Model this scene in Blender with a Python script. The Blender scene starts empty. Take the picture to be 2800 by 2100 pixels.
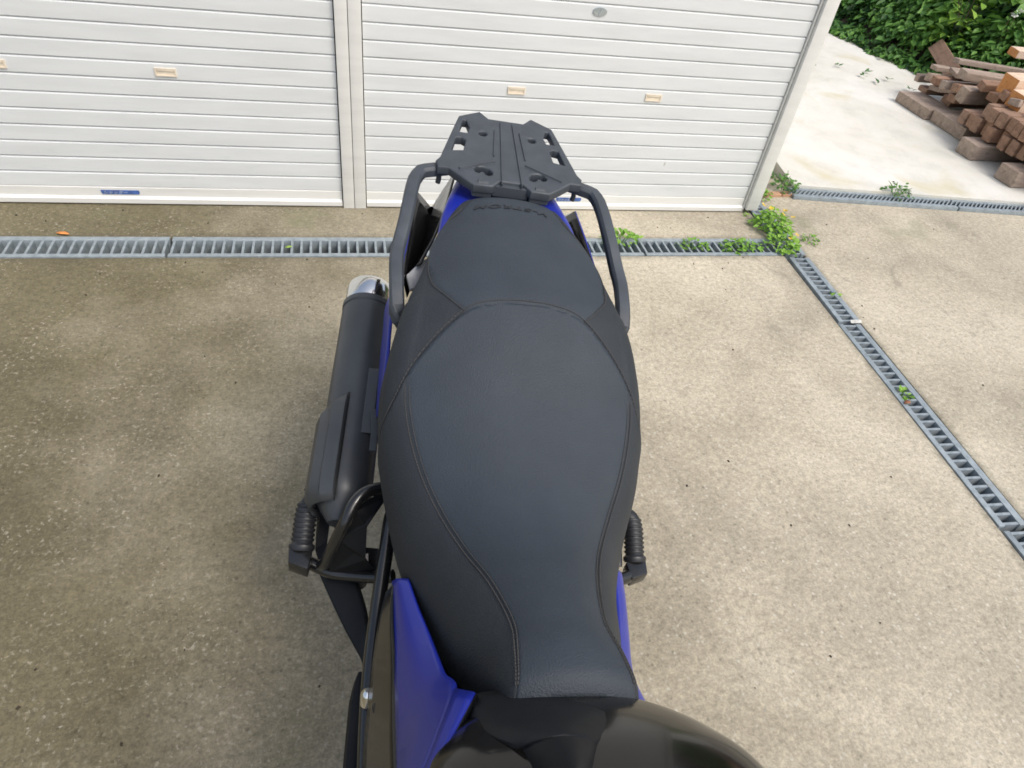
import bpy, bmesh, math, random
from mathutils import Vector, Matrix, Euler
R=random.Random(11)
S=bpy.context.scene
C=S.collection
# ------------------------------------------------------------------ camera
FPX,PIT,ROL,YAW,DW,CH=1867.52,0.736326,0.162645,0.305181,2.738,1.5
cy,sy=math.cos(YAW),math.sin(YAW)
CF=Vector((sy*math.cos(PIT),cy*math.cos(PIT),-math.sin(PIT)))
_r=Vector((cy,-sy,0)); _u=_r.cross(CF)
CR=_r*math.cos(ROL)+_u*math.sin(ROL); CU=-_r*math.sin(ROL)+_u*math.cos(ROL)
cd=bpy.data.cameras.new('camera'); cam=bpy.data.objects.new('camera',cd); C.objects.link(cam)
M=Matrix((CR,CU,-CF)).transposed().to_4x4(); M.translation=Vector((0,0,CH)); cam.matrix_world=M
cd.sensor_width=36; cd.lens=36*FPX/2800; cd.clip_start=.02; cd.clip_end=800
S.camera=cam
# ------------------------------------------------------------------ sky, sun, exposure
w=bpy.data.worlds.new('World'); S.world=w; w.use_nodes=True
nt=w.node_tree; nt.nodes.clear()
sk=nt.nodes.new('ShaderNodeTexSky'); sk.sky_type='NISHITA'; sk.sun_disc=False
SE,SAZ=math.radians(56),math.radians(142)     # elevation, azimuth (clockwise from +Y)
sk.sun_elevation=SE; sk.sun_rotation=SAZ; sk.dust_density=4; sk.air_density=1.2; sk.ozone_density=1
hs=nt.nodes.new('ShaderNodeHueSaturation'); hs.inputs['Saturation'].default_value=.75
bg=nt.nodes.new('ShaderNodeBackground'); bg.inputs[1].default_value=.15
ow=nt.nodes.new('ShaderNodeOutputWorld')
nt.links.new(sk.outputs[0],hs.inputs['Color']); nt.links.new(hs.outputs[0],bg.inputs[0]); nt.links.new(bg.outputs[0],ow.inputs[0])
sl=bpy.data.lights.new('sun','SUN'); sl.energy=1.3; sl.angle=math.radians(22); sl.color=(1,.96,.9)
so=bpy.data.objects.new('sun',sl); C.objects.link(so)
sd=Vector((math.sin(SAZ)*math.cos(SE),math.cos(SAZ)*math.cos(SE),math.sin(SE)))
so.rotation_euler=(-sd).to_track_quat('-Z','Y').to_euler(); so.location=sd*20
S.view_settings.view_transform='Standard'; S.view_settings.look='None'; S.view_settings.gamma=1
S.view_settings.use_curve_mapping=False; S.view_settings.exposure=0.42
S.render.engine='CYCLES'; S.cycles.max_bounces=6
S.cycles.filter_width=1.7
S.render.resolution_x=1024; S.render.resolution_y=768
# ------------------------------------------------------------------ helpers
def tag(o,label=None,cat=None,group=None,kind=None):
    if label: o['label']=label
    if cat: o['category']=cat
    if group: o['group']=group
    if kind: o['kind']=kind
    return o
def empty(name,loc=(0,0,0),rot=(0,0,0)):
    o=bpy.data.objects.new(name,None); C.objects.link(o); o.location=loc; o.rotation_euler=rot; o.empty_display_size=.1
    return o
def mk(name,V,F,mat,parent=None,smooth=False,bevel=0,attr=None):
    me=bpy.data.meshes.new(name); me.from_pydata([tuple(v) for v in V],[],F)
    bm=bmesh.new(); bm.from_mesh(me)
    if attr is None:
        bmesh.ops.recalc_face_normals(bm,faces=bm.faces)
    if bevel:
        bmesh.ops.bevel(bm,geom=[e for e in bm.edges if e.is_manifold and e.calc_face_angle(0)>.5],offset=bevel,segments=2,affect='EDGES',profile=.6)
    bm.to_mesh(me); bm.free()
    if attr is not None:
        a=me.attributes.new('tint','FLOAT','POINT'); a.data.foreach_set('value',attr)
    if smooth:
        for p in me.polygons: p.use_smooth=True
        if smooth!=True: 
            me.set_sharp_from_angle(angle=math.radians(smooth))
    me.materials.append(mat)
    o=bpy.data.objects.new(name,me); C.objects.link(o)
    if parent: o.parent=parent
    return o
def dup(o,parent=None,**kw):
    c=o.copy(); C.objects.link(c)
    if parent: c.parent=parent
    for k,v in kw.items(): setattr(c,k,v)
    return c
def boxVF(x0,x1,y0,y1,z0,z1):
    V=[(x,y,z) for z in (z0,z1) for y in (y0,y1) for x in (x0,x1)]
    return V,[(0,1,3,2),(4,6,7,5),(0,4,5,1),(2,3,7,6),(0,2,6,4),(1,5,7,3)]
def box(name,x0,x1,y0,y1,z0,z1,mat,parent=None,bevel=0):
    V,F=boxVF(x0,x1,y0,y1,z0,z1); return mk(name,V,F,mat,parent,bevel=bevel,smooth=(40 if bevel else False))
def prism(name,P,z0,z1,mat,parent=None,bevel=0):
    n=len(P); V=[(x,y,z0) for x,y in P]+[(x,y,z1) for x,y in P]
    F=[tuple(range(n)),tuple(range(n,2*n))]+[(i,(i+1)%n,n+(i+1)%n,n+i) for i in range(n)]
    return mk(name,V,F,mat,parent,bevel=bevel)
def crom(P,n):
    P=[Vector(p) for p in P]
    if len(P)==2: return [P[0].lerp(P[1],i/n) for i in range(n+1)]
    out=[]; m=len(P)-1
    for k in range(n+1):
        t=k/n*m; i=min(int(t),m-1); f=t-i
        a=P[i-1] if i>0 else P[0]*2-P[1]; b=P[i]; c=P[i+1]; d=P[i+2] if i+2<=m else P[m]*2-P[m-1]
        out.append(.5*((2*b)+(c-a)*f+(2*a-5*b+4*c-d)*f*f+(3*b-a-3*c+d)*f**3))
    return out
def sweepVF(path,prof,up=Vector((0,0,1)),caps=True,scale=None):
    """prof = list of (side, up) offsets"""
    V=[];F=[];n=len(prof);m=len(path)
    for i,p in enumerate(path):
        t=(path[min(i+1,m-1)]-path[max(i-1,0)]).normalized()
        s=t.cross(up); s=s.normalized() if s.length>1e-4 else Vector((1,0,0)); u=s.cross(t)
        k=scale[i] if scale else 1
        for a,b in prof: V.append(p+s*a*k+u*b*k)
    for i in range(m-1):
        for j in range(n): F.append((i*n+j,i*n+(j+1)%n,(i+1)*n+(j+1)%n,(i+1)*n+j))
    if caps: F.append(tuple(range(n))); F.append(tuple(range((m-1)*n,m*n)))
    return V,F
def circ(r,n=14): return [(r*math.cos(2*math.pi*i/n),r*math.sin(2*math.pi*i/n)) for i in range(n)]
def tube(name,P,r,mat,parent=None,n=24,seg=14,up=Vector((0,0,1)),scale=None):
    path=crom(P,n); V,F=sweepVF(path,circ(r,seg),up,scale=scale); return mk(name,V,F,mat,parent,smooth=50)
def joinVF(L):
    V=[];F=[]
    for v,f in L:
        o=len(V); V+=list(v); F+=[tuple(i+o for i in q) for q in f]
    return V,F
def sheet(name,lines,mat,parent=None,n=16,m=10,thick=.003,smooth=35,linear=False):
    """surface lofted through polylines (same parametrisation) and given a thickness"""
    Ls=[crom(l,n) for l in lines]; V=[];F=[]
    cols=[]
    for i in range(n+1):
        q=[l[i] for l in Ls]
        if linear or len(q)==2:
            k=max(1,m//(len(q)-1)); c=[]
            for a in range(len(q)-1):
                c+=[q[a].lerp(q[a+1],j/k) for j in range(k)]
            c.append(q[-1])
        else: c=crom(q,m)
        cols.append(c)
    mm=len(cols[0])
    for c in cols: V+=c
    for i in range(n):
        for j in range(mm-1): F.append((i*mm+j,(i+1)*mm+j,(i+1)*mm+j+1,i*mm+j+1))
    o=mk(name,V,F,mat,parent,smooth=smooth)
    md=o.modifiers.new('thickness','SOLIDIFY'); md.thickness=thick; md.offset=0
    return o
# ------------------------------------------------------------------ materials
def nodes(name):
    m=bpy.data.materials.new(name); m.use_nodes=True; t=m.node_tree; b=t.nodes['Principled BSDF']; return m,t,b
def N(t,typ,**k):
    n=t.nodes.new(typ)
    for a,v in k.items():
        if a in n.inputs: n.inputs[a].default_value=v
        else: setattr(n,a,v)
    return n
def noise(t,scale,detail=4,rough=.55,dist=0,vec=None,obj=False):
    n=N(t,'ShaderNodeTexNoise'); n.inputs['Scale'].default_value=scale; n.inputs['Detail'].default_value=detail
    n.inputs['Roughness'].default_value=rough; n.inputs['Distortion'].default_value=dist
    if vec is not None: t.links.new(vec,n.inputs['Vector'])
    return n.outputs['Fac']
def ramp(t,fac,stops):
    r=N(t,'ShaderNodeValToRGB'); e=r.color_ramp.elements
    while len(e)<len(stops): e.new(.5)
    for i,(p,c) in enumerate(stops):
        e[i].position=p; e[i].color=(c if hasattr(c,'__len__') else (c,c,c))[:3]+(1,) if hasattr(c,'__len__') else (c,c,c,1)
    t.links.new(fac,r.inputs[0]); return r.outputs[0]
def mix(t,fac,a,b,mode='MIX'):
    n=N(t,'ShaderNodeMix',data_type='RGBA',blend_type=mode)
    for i,v in ((0,fac),(6,a),(7,b)):
        if hasattr(v,'links'): t.links.new(v,n.inputs[i])
        else: n.inputs[i].default_value=v if i==0 else (tuple(v)+(1,))[:4]
    return n.outputs[2]
def math_(t,op,a,b=None,clamp=False):
    n=N(t,'ShaderNodeMath',operation=op); n.use_clamp=clamp
    for i,v in ((0,a),(1,b)):
        if v is None: continue
        if hasattr(v,'links'): t.links.new(v,n.inputs[i])
        else: n.inputs[i].default_value=v
    return n.outputs[0]
def bump(t,b,h,strength=.3,dist=.002):
    n=N(t,'ShaderNodeBump'); n.inputs['Strength'].default_value=strength; n.inputs['Distance'].default_value=dist
    t.links.new(h,n.inputs['Height']); t.links.new(n.outputs[0],b.inputs['Normal'])
def pos(t): return N(t,'ShaderNodeTexCoord').outputs['Object']
def simple(name,col,rough=.5,metal=0,coat=0,nscale=30,var=.15,bscale=0,bstr=.1,spec=.5):
    m,t,b=nodes(name); p=pos(t)
    n=noise(t,nscale,5,vec=p)
    lo=tuple(c*(1-var) for c in col); hi=tuple(c*(1+var) for c in col)
    t.links.new(ramp(t,n,[(.3,lo),(.7,hi)]),b.inputs['Base Color'])
    b.inputs['Metallic'].default_value=metal; b.inputs['Coat Weight'].default_value=coat; b.inputs['Coat Roughness'].default_value=.03
    b.inputs['Specular IOR Level'].default_value=spec
    r=ramp(t,noise(t,nscale*.4,4,vec=p),[(.3,max(0,rough-.06)),(.7,min(1,rough+.06))]); t.links.new(r,b.inputs['Roughness'])
    if bscale: bump(t,b,noise(t,bscale,3,vec=p),bstr,.001)
    return m
def concrete(name,light,dark,brown,sparkle=.6,dirty=True,fine=1.0,yellow=False):
    m,t,b=nodes(name); p=pos(t)
    big=noise(t,1.3,4,.55,.7,vec=p); med=noise(t,6.5,6,.65,.3,vec=p); fin=noise(t,55,6,.72,vec=p); gr=noise(t,150,3,.8,vec=p)
    c=ramp(t,big,[(.34,dark),(.50,brown),(.66,light)])
    c=mix(t,.35,c,ramp(t,med,[(.3,tuple(x*.72 for x in brown)),(.5,brown),(.72,light)]))
    c=mix(t,.36*fine,c,ramp(t,fin,[(.34,(.2,.19,.17)),(.5,(.5,.5,.5)),(.68,(.86,.84,.80))]),'OVERLAY')
    c=mix(t,.30*fine,c,ramp(t,gr,[(.36,(.2,.2,.2)),(.5,(.5,.5,.5)),(.66,(.85,.85,.82))]),'OVERLAY')
    v=N(t,'ShaderNodeTexVoronoi'); v.inputs['Scale'].default_value=88; t.links.new(p,v.inputs['Vector'])
    stone=ramp(t,v.outputs['Distance'],[(.22,1),(.46,0)])
    sc=N(t,'ShaderNodeSeparateColor'); t.links.new(v.outputs['Color'],sc.inputs[0])
    pick=ramp(t,sc.outputs[0],[(.80,0),(.93,1)])
    st=math_(t,'MULTIPLY',stone,pick); st=math_(t,'MULTIPLY',st,sparkle)
    c=mix(t,st,c,(.62,.58,.5))
    pit=ramp(t,sc.outputs[1],[(.86,0),(.96,1)]); pt=math_(t,'MULTIPLY',math_(t,'MULTIPLY',stone,pit),.35*fine)
    c=mix(t,pt,c,(.05,.045,.04))
    if yellow:
        c=mix(t,ramp(t,noise(t,2.2,4,.5,.8,vec=p),[(.58,0),(.72,.55)]),c,(.52,.46,.28))
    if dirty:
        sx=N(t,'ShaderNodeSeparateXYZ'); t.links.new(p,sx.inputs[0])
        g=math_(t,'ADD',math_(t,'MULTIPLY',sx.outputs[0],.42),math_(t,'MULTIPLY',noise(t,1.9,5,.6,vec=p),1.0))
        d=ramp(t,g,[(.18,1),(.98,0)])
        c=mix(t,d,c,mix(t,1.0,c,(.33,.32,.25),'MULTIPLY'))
        e1=ramp(t,math_(t,'ABSOLUTE',math_(t,'SUBTRACT',sx.outputs[1],2.408)),[(.072,.75),(.11,0)])
        ex_=math_(t,'SUBTRACT',sx.outputs[0],math_(t,'ADD',math_(t,'MULTIPLY',sx.outputs[1],.048),1.8505))
        e2=ramp(t,math_(t,'ABSOLUTE',ex_),[(.056,.75),(.085,0)])
        e1=math_(t,'MULTIPLY',e1,ramp(t,math_(t,'MULTIPLY',sx.outputs[0],.5),[(.93,1),(.95,0)]))
        gm=math_(t,'MULTIPLY',math_(t,'MAXIMUM',e1,e2),ramp(t,noise(t,9,5,.7,vec=p),[(.35,.1),(.65,1)]))
        c=mix(t,gm,c,(.10,.088,.065))
        sp=ramp(t,noise(t,3.1,3,.5,1.5,vec=p),[(.66,0),(.72,.30)]); c=mix(t,sp,c,(.16,.145,.12))
        fk=ramp(t,noise(t,85,3,.62,.3,vec=p),[(.575,0),(.68,.85)])
        fk=math_(t,'MULTIPLY',fk,ramp(t,noise(t,4.5,5,.7,vec=p),[(.42,.12),(.62,1)]))
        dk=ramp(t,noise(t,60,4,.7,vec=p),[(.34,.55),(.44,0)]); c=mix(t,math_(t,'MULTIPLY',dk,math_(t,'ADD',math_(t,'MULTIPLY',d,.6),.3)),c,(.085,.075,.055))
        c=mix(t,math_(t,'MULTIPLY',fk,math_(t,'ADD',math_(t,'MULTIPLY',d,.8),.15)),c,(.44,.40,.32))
        mo=ramp(t,noise(t,2.6,5,.6,.4,vec=p),[(.55,0),(.7,1)])
        ny=ramp(t,math_(t,'ABSOLUTE',math_(t,'SUBTRACT',sx.outputs[1],2.62)),[(.0,.5),(.28,.0)])
        c=mix(t,math_(t,'MULTIPLY',mo,ny),c,(.17,.18,.10))
    t.links.new(c,b.inputs['Base Color']); b.inputs['Roughness'].default_value=.88; b.inputs['Specular IOR Level'].default_value=.25
    h=math_(t,'ADD',math_(t,'MULTIPLY',fin,.6),math_(t,'MULTIPLY',gr,.5)); bump(t,b,h,.5,.004)
    return m
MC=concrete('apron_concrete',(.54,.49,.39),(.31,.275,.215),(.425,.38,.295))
MW=concrete('slab_concrete',(.70,.69,.65),(.54,.53,.47),(.63,.61,.55),sparkle=.1,dirty=False,fine=.16,yellow=True)
MT=concrete('trench_dirt',(.20,.17,.14),(.08,.07,.06),(.13,.11,.09),sparkle=.2,dirty=False)
def steel():
    m,t,b=nodes('galvanised_steel'); p=pos(t)
    c=ramp(t,noise(t,35,5,.6,vec=p),[(.3,(.22,.26,.28)),(.55,(.30,.345,.37)),(.75,(.38,.42,.44))])
    c=mix(t,ramp(t,noise(t,9,4,.7,vec=p),[(.58,0),(.75,.5)]),c,(.16,.155,.14))
    t.links.new(c,b.inputs['Base Color']); b.inputs['Metallic'].default_value=.25; b.inputs['Roughness'].default_value=.55
    return m
MS=steel()
def shutter_mat(name,base,stain):
    m,t,b=nodes(name); g=N(t,'ShaderNodeNewGeometry').outputs['Position']
    mp=N(t,'ShaderNodeMapping'); mp.inputs['Scale'].default_value=(2.2,1,16); t.links.new(g,mp.inputs[0])
    sm=noise(t,1.4,5,.6,vec=mp.outputs[0])
    c=ramp(t,sm,[(.35,tuple(x*.93 for x in base)),(.6,base)])
    ss=N(t,'ShaderNodeSeparateXYZ'); t.links.new(g,ss.inputs[0])
    low=ramp(t,ss.outputs[2],[(.02,.55),(.35,.25),(.9,0)])
    st=ramp(t,noise(t,5,5,.65,.5,vec=mp.outputs[0]),[(.56,0),(.78,1)])
    c=mix(t,math_(t,'MULTIPLY',st,low),c,stain)
    mp2=N(t,'ShaderNodeMapping'); mp2.inputs['Scale'].default_value=(1,1,.45); t.links.new(g,mp2.inputs[0])
    v=N(t,'ShaderNodeTexVoronoi'); v.inputs['Scale'].default_value=8.5; t.links.new(mp2.outputs[0],v.inputs[0])
    sc=N(t,'ShaderNodeSeparateColor'); t.links.new(v.outputs['Color'],sc.inputs[0])
    dots=math_(t,'MULTIPLY',ramp(t,v.outputs['Distance'],[(.035,1),(.06,0)]),ramp(t,sc.outputs[0],[(.78,0),(.8,.75)]))
    c=mix(t,dots,c,(.22,.19,.15))
    t.links.new(c,b.inputs['Base Color']); b.inputs['Roughness'].default_value=.42; b.inputs['Specular IOR Level'].default_value=.4
    return m
MSH=shutter_mat('shutter_paint',(.685,.70,.695),(.50,.56,.55))
MFR=shutter_mat('frame_paint',(.73,.725,.69),(.55,.54,.47))
MCR=simple('handle_cream',(.72,.63,.50),.5)
MGAP=simple('gap_dark',(.03,.03,.03),.8)
MST=simple('sticker_blue',(.06,.12,.33),.4,var=.35,nscale=60); MSP=simple('sticker_print',(.32,.37,.46),.5); 
MLOCK=simple('lock_metal',(.45,.5,.52),.35,metal=.7)
MPS=simple('scrap_white',(.55,.54,.50),.6,var=.3,nscale=90); MRUST=simple('rust',(.42,.25,.15),.8)
def vinyl():
    m,t,b=nodes('seat_vinyl'); p=pos(t)
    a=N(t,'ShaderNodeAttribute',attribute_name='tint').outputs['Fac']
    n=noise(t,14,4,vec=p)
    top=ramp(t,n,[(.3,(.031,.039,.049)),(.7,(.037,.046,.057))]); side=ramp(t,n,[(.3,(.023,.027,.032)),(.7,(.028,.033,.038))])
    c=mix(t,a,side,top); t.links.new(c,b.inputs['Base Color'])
    b.inputs['Roughness'].default_value=.62; b.inputs['Specular IOR Level'].default_value=.32
    v=N(t,'ShaderNodeTexVoronoi'); v.inputs['Scale'].default_value=520; t.links.new(p,v.inputs[0])
    bump(t,b,math_(t,'ADD',v.outputs['Distance'],noise(t,300,3,vec=p)),.55,.0009)
    return m
MV=vinyl()
MTH=simple('seam_thread',(.055,.053,.052),.8); MEMB=simple('emboss_dark',(.016,.019,.023),.6)
MPL=simple('rack_plastic',(.047,.055,.065),.5,bscale=700,bstr=.25)
MBL=simple('body_blue',(.010,.022,.29),.36,coat=.15,var=.05,nscale=6,spec=.4)
MBM=simple('matte_black',(.006,.007,.009),.6,bscale=600,bstr=.2,spec=.3)
MGB=simple('gloss_black',(.006,.006,.007),.16,coat=.15,var=.1,spec=.35)
MTK=simple('tank_black',(.008,.007,.006),.16,coat=.15,var=.1,spec=.35)
MSA=simple('satin_black_steel',(.012,.012,.012),.25,coat=.4)
MMU=simple('muffler_black',(.05,.055,.06),.42,nscale=12,bscale=500,bstr=.1)
MCH=simple('polished_steel',(.78,.77,.74),.12,metal=1,var=.03)
MRB=simple('peg_rubber',(.016,.017,.02),.42)
MGP=simple('grey_plastic',(.30,.31,.33),.5)
MTY=simple('tyre_rubber',(.02,.02,.02),.8)
MBO=simple('bolt_steel',(.5,.5,.48),.25,metal=1)
def wood(name,a,b_,grey,amt):
    m,t,b=nodes(name); p=pos(t); oi=N(t,'ShaderNodeObjectInfo').outputs['Random']
    mp=N(t,'ShaderNodeMapping'); mp.inputs['Scale'].default_value=(2,22,22); t.links.new(p,mp.inputs[0])
    ad=N(t,'ShaderNodeVectorMath',operation='ADD'); t.links.new(mp.outputs[0],ad.inputs[0])
    cb=N(t,'ShaderNodeCombineXYZ'); t.links.new(math_(t,'MULTIPLY',oi,37),cb.inputs[1]); t.links.new(math_(t,'MULTIPLY',oi,91),cb.inputs[0]); t.links.new(cb.outputs[0],ad.inputs[1])
    n=noise(t,1.5,6,.65,.8,vec=ad.outputs[0])
    c=ramp(t,n,[(.3,a),(.7,b_)])
    c=mix(t,math_(t,'MULTIPLY',ramp(t,oi,[(0,.2),(1,1)]),amt),c,grey)
    c=mix(t,ramp(t,noise(t,25,4,.7,vec=p),[(.55,0),(.75,.6)]),c,tuple(x*.4 for x in a))
    t.links.new(c,b.inputs['Base Color']); b.inputs['Roughness'].default_value=.85; bump(t,b,n,.5,.004)
    return m
MWD=wood('weathered_wood',(.17,.085,.05),(.38,.22,.135),(.30,.24,.20),.35)
MWG=wood('grey_wood',(.22,.16,.12),(.44,.34,.27),(.38,.33,.29),.4)
MWF=wood('fresh_wood',(.60,.40,.27),(.74,.56,.42),(.68,.58,.48),.4)
MWE=wood('orange_end_wood',(.48,.19,.05),(.60,.28,.10),(.5,.3,.15),.2)
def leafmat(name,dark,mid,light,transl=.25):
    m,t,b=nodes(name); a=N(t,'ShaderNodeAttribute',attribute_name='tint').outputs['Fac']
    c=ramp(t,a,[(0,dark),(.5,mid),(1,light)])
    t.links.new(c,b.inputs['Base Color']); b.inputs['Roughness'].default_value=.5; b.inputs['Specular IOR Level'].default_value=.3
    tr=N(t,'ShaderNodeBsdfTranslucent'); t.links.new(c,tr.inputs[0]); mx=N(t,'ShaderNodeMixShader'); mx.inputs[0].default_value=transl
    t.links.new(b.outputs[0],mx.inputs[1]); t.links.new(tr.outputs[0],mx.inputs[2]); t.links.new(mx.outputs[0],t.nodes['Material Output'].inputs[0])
    return m
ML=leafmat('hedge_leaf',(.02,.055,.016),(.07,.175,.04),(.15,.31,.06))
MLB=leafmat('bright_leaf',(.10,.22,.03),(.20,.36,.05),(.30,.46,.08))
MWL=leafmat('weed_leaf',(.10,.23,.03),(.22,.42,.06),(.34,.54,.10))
MFY=simple('yellow_petal',(.75,.50,.03),.6); MFW=simple('white_petal',(.75,.75,.70),.6)
MGL=simple('fallen_green',(.30,.45,.08),.6); MDL=simple('dry_leaf_brown',(.24,.10,.05),.7,nscale=50,var=.5); MOL=simple('orange_leaf',(.75,.28,.07),.6)
MSO=simple('soil',(.045,.035,.022),.95,nscale=12,var=.4)
MTW=simple('twig',(.12,.085,.06),.8)
# ------------------------------------------------------------------ ground and slabs
Y0,Y1=2.338,2.478
xL=lambda y:1.832+.048*(y-.74)
xR=lambda y:xL(y)+.108
tag(mk('ground',[(-150,-150,-.1),(150,-150,-.1),(150,150,-.1),(-150,150,-.1)],[(0,1,2,3)],MT),kind='structure')
def slab(name,P,z0,z1,mat): return tag(prism(name,P,z0,z1,mat,bevel=.004),kind='structure')
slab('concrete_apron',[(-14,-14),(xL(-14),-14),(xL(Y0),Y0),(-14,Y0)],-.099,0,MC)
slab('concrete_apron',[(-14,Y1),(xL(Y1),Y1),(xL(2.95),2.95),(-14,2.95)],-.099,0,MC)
fl=lambda x:2.868-.106*(x-2.27)
fu=lambda x:fl(x)+.098
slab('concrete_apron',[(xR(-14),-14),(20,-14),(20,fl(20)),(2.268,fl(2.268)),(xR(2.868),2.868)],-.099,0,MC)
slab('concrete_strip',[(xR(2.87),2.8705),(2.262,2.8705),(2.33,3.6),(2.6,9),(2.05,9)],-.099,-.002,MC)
slab('white_slab',[(2.285,fu(2.285)),(4.2,fu(4.2)),(4.55,4.9),(4.42,5.4),(4.3,6.3),(4.2,12),(2.75,12),(2.338,3.3)],-.099,.034,MW)
slab('white_slab',[(4.205,fu(4.205)),(9,fu(9)),(9,4.89),(4.555,4.89)],-.099,.032,MW)
# old red brick patch at the slab corner
bp=empty('brick_edging',(2.10,2.86,0)); tag(bp,'row of old red bricks set beside the garage corner','brick edging')
for i in range(3):
    V,F=boxVF(-.035,.035,-.018,.018,-.03,.012); o=mk('brick',V,F,MRUST,bp,bevel=.003); o.location=(i*.074-.02,.045+.004*i,0); o.rotation_euler=(0,0,.05*i)
# ------------------------------------------------------------------ drain gratings
BAR=None
def grate(p0,p1,wd,label,skew=0,z=.004,inner=(.026,.02),cat='drain grate',group='steel drain gratings',pitch=.0345):
    p0=Vector(p0+(0,));p1=Vector(p1+(0,)); L=(p1-p0).length; a=math.atan2(p1.y-p0.y,p1.x-p0.x)
    e=empty('drain_grate',(p0.x,p0.y,z),(0,0,a)); tag(e,label,cat,group)
    g=.003
    box('side_rail',g,L-g,wd/2-inner[0],wd/2,-.065,0,MS,e,bevel=.0015)
    box('side_rail',g,L-g,-wd/2,-wd/2+inner[1],-.065,0,MS,e,bevel=.0015)
    y0,y1=-wd/2+inner[1],wd/2-inner[0]; th=.0045
    V=[(-th,y0-skew,-.042),(th,y0-skew,-.042),(-th,y1+skew,-.042),(th,y1+skew,-.042),(-th,y0-skew,-.002),(th,y0-skew,-.002),(-th,y1+skew,-.002),(th,y1+skew,-.002)]
    V=[(x+(skew*2 if y>0 else -skew*2),min(max(y,y0-.001),y1+.001),zz) for x,y,zz in V]
    F=boxVF(0,1,0,1,0,1)[1]
    n=int((L-.02)/pitch); b0=None
    for i in range(n+1):
        x=.012+i*(L-.024)/n
        if b0 is None: b0=mk('cross_bar',V,F,MS,e); b0.location=(x,0,0)
        else: dup(b0,e,location=(x,0,0))
    return e
YM=(Y0+Y1)/2; W1=Y1-Y0-.004
for a,b,l in [(-1.62,-.662,'grey steel drain grating at the left edge, in front of the left shutter'),(-.658,.292,'grey steel drain grating left of the motorcycle, below the shutter pillar'),
              (.296,1.236,'grey steel drain grating right behind the motorcycle'),(1.24,1.905,'grey steel drain grating with clover growing in it, below the right end of the shutter')]:
    grate((a,YM),(b,YM),W1,l)
xm=lambda y:(xL(y)+xR(y))/2
grate((xm(1.845)+.006,1.845),(xm(2.32)+.012,2.32),.098,'slanting drain grating just below the flowering weed, right of the yard',inner=(.02,.024))
grate((xm(2.34)+.01,2.34),(xm(2.86),2.86),.10,'short drain grating beside the garage corner, partly under the flowering weed',inner=(.02,.024))
grate((xm(.86)-.002,.86),(xm(1.835)-.006,1.835),.098,'long slanting drain grating with a small seedling, at the right edge',inner=(.02,.024))
grate((xm(-.1)+.004,-.1),(xm(.85),.85),.098,'last slanting drain grating at the right frame edge, nearest the viewer',inner=(.02,.024))
fc=lambda x:(fl(x)+fu(x))/2
grate((2.25,fc(2.25)),(3.2,fc(3.2)),.096,'drain grating along the foot of the white slab, left piece',skew=.012,inner=(.02,.026),pitch=.024,z=.018)
grate((3.205,fc(3.205)),(4.15,fc(4.15)),.096,'drain grating along the foot of the white slab, right piece',skew=.012,inner=(.02,.026),pitch=.024,z=.018)
# litter in the channels
V=[];F=[]
for i in range(900):
    if R.random()<.75: x=R.uniform(-1.5,1.9) if R.random()<.4 else R.uniform(-.5,1.9); y=R.uniform(Y0+.01,Y1-.01)
    else: y=R.uniform(.3,2.3); x=xm(y)+R.uniform(-.045,.045)
    s=R.uniform(.006,.016); a=R.uniform(0,6.3); z=-.085+R.uniform(0,.03); k=len(V)
    for j in range(4):
        b=a+j*1.57; V.append((x+s*math.cos(b)*(1 if j%2 else .6),y+s*math.sin(b),z+R.uniform(-.004,.006)))
    F.append((k,k+1,k+2,k+3))
tag(mk('leaf_litter',V,F,MDL),'reddish brown dead leaf bits lying in the drain channels','leaf litter',kind='stuff')
def flatleaf(name,x,y,z,L,wd,a,mat,label,cat='leaf',curl=.004):
    P=[(-.5,0),(-.25,.4),(.1,.5),(.35,.3),(.5,0),(.3,-.35),(0,-.5),(-.3,-.3)]
    V=[(0,0,curl)]+[(px*L,py*wd,curl*abs(py)*2+.001) for px,py in P]; F=[(0,i+1,(i+1)%8+1) for i in range(8)]
    o=mk(name,V,F,mat,smooth=True); o.location=(x,y,z); o.rotation_euler=(0,0,a); md=o.modifiers.new('t','SOLIDIFY'); md.thickness=.0008
    return tag(o,label,cat)
flatleaf('fallen_leaf',-1.035,2.492,.006,.05,.018,-.2,MOL,'orange fallen leaf on the edge of the drain, far left')
flatleaf('fallen_leaf',1.885,1.385,.006,.035,.018,.3,MDL,'small reddish leaf on the slanting drain below a green seedling')
flatleaf('fallen_leaf',-.23,2.40,.004,.03,.014,.3,MGL,'small yellow green leaf caught in the left drain grating')
V,F=boxVF(-.028,.022,-.011,.009,0,.003)
o=mk('plastic_scrap',[(x+y*.5,y+.3*x*x,z+.06*abs(x)) for x,y,z in V],F,MPS,bevel=.001); o.location=(xm(1.84)+.03,1.842,.006); tag(o,'torn white scrap lying across the joint of the slanting drain','scrap')
V=[];F=[]
for i in range(130):
    x=R.uniform(-1.6,3.5); y=R.uniform(.2,2.8) if R.random()<.6 else R.choice((R.gauss(2.30,.04),R.gauss(2.6,.07)))
    if Y0-.01<y<Y1+.01 or y>2.68: continue
    s=R.uniform(.002,.006); a=R.uniform(0,6.3); k=len(V)
    for j in range(4):
        b=a+j*1.57; V.append((x+s*math.cos(b)*(1 if j%2 else .5),y+s*math.sin(b),.0012))
    V.append((x,y,.003+s*.5)); F+=[(k,k+1,k+4),(k+1,k+2,k+4),(k+2,k+3,k+4),(k+3,k,k+4)]
tag(mk('ground_debris',V,F,MSO),'tiny leaf crumbs and grit scattered on the concrete','debris',kind='stuff')
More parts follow.
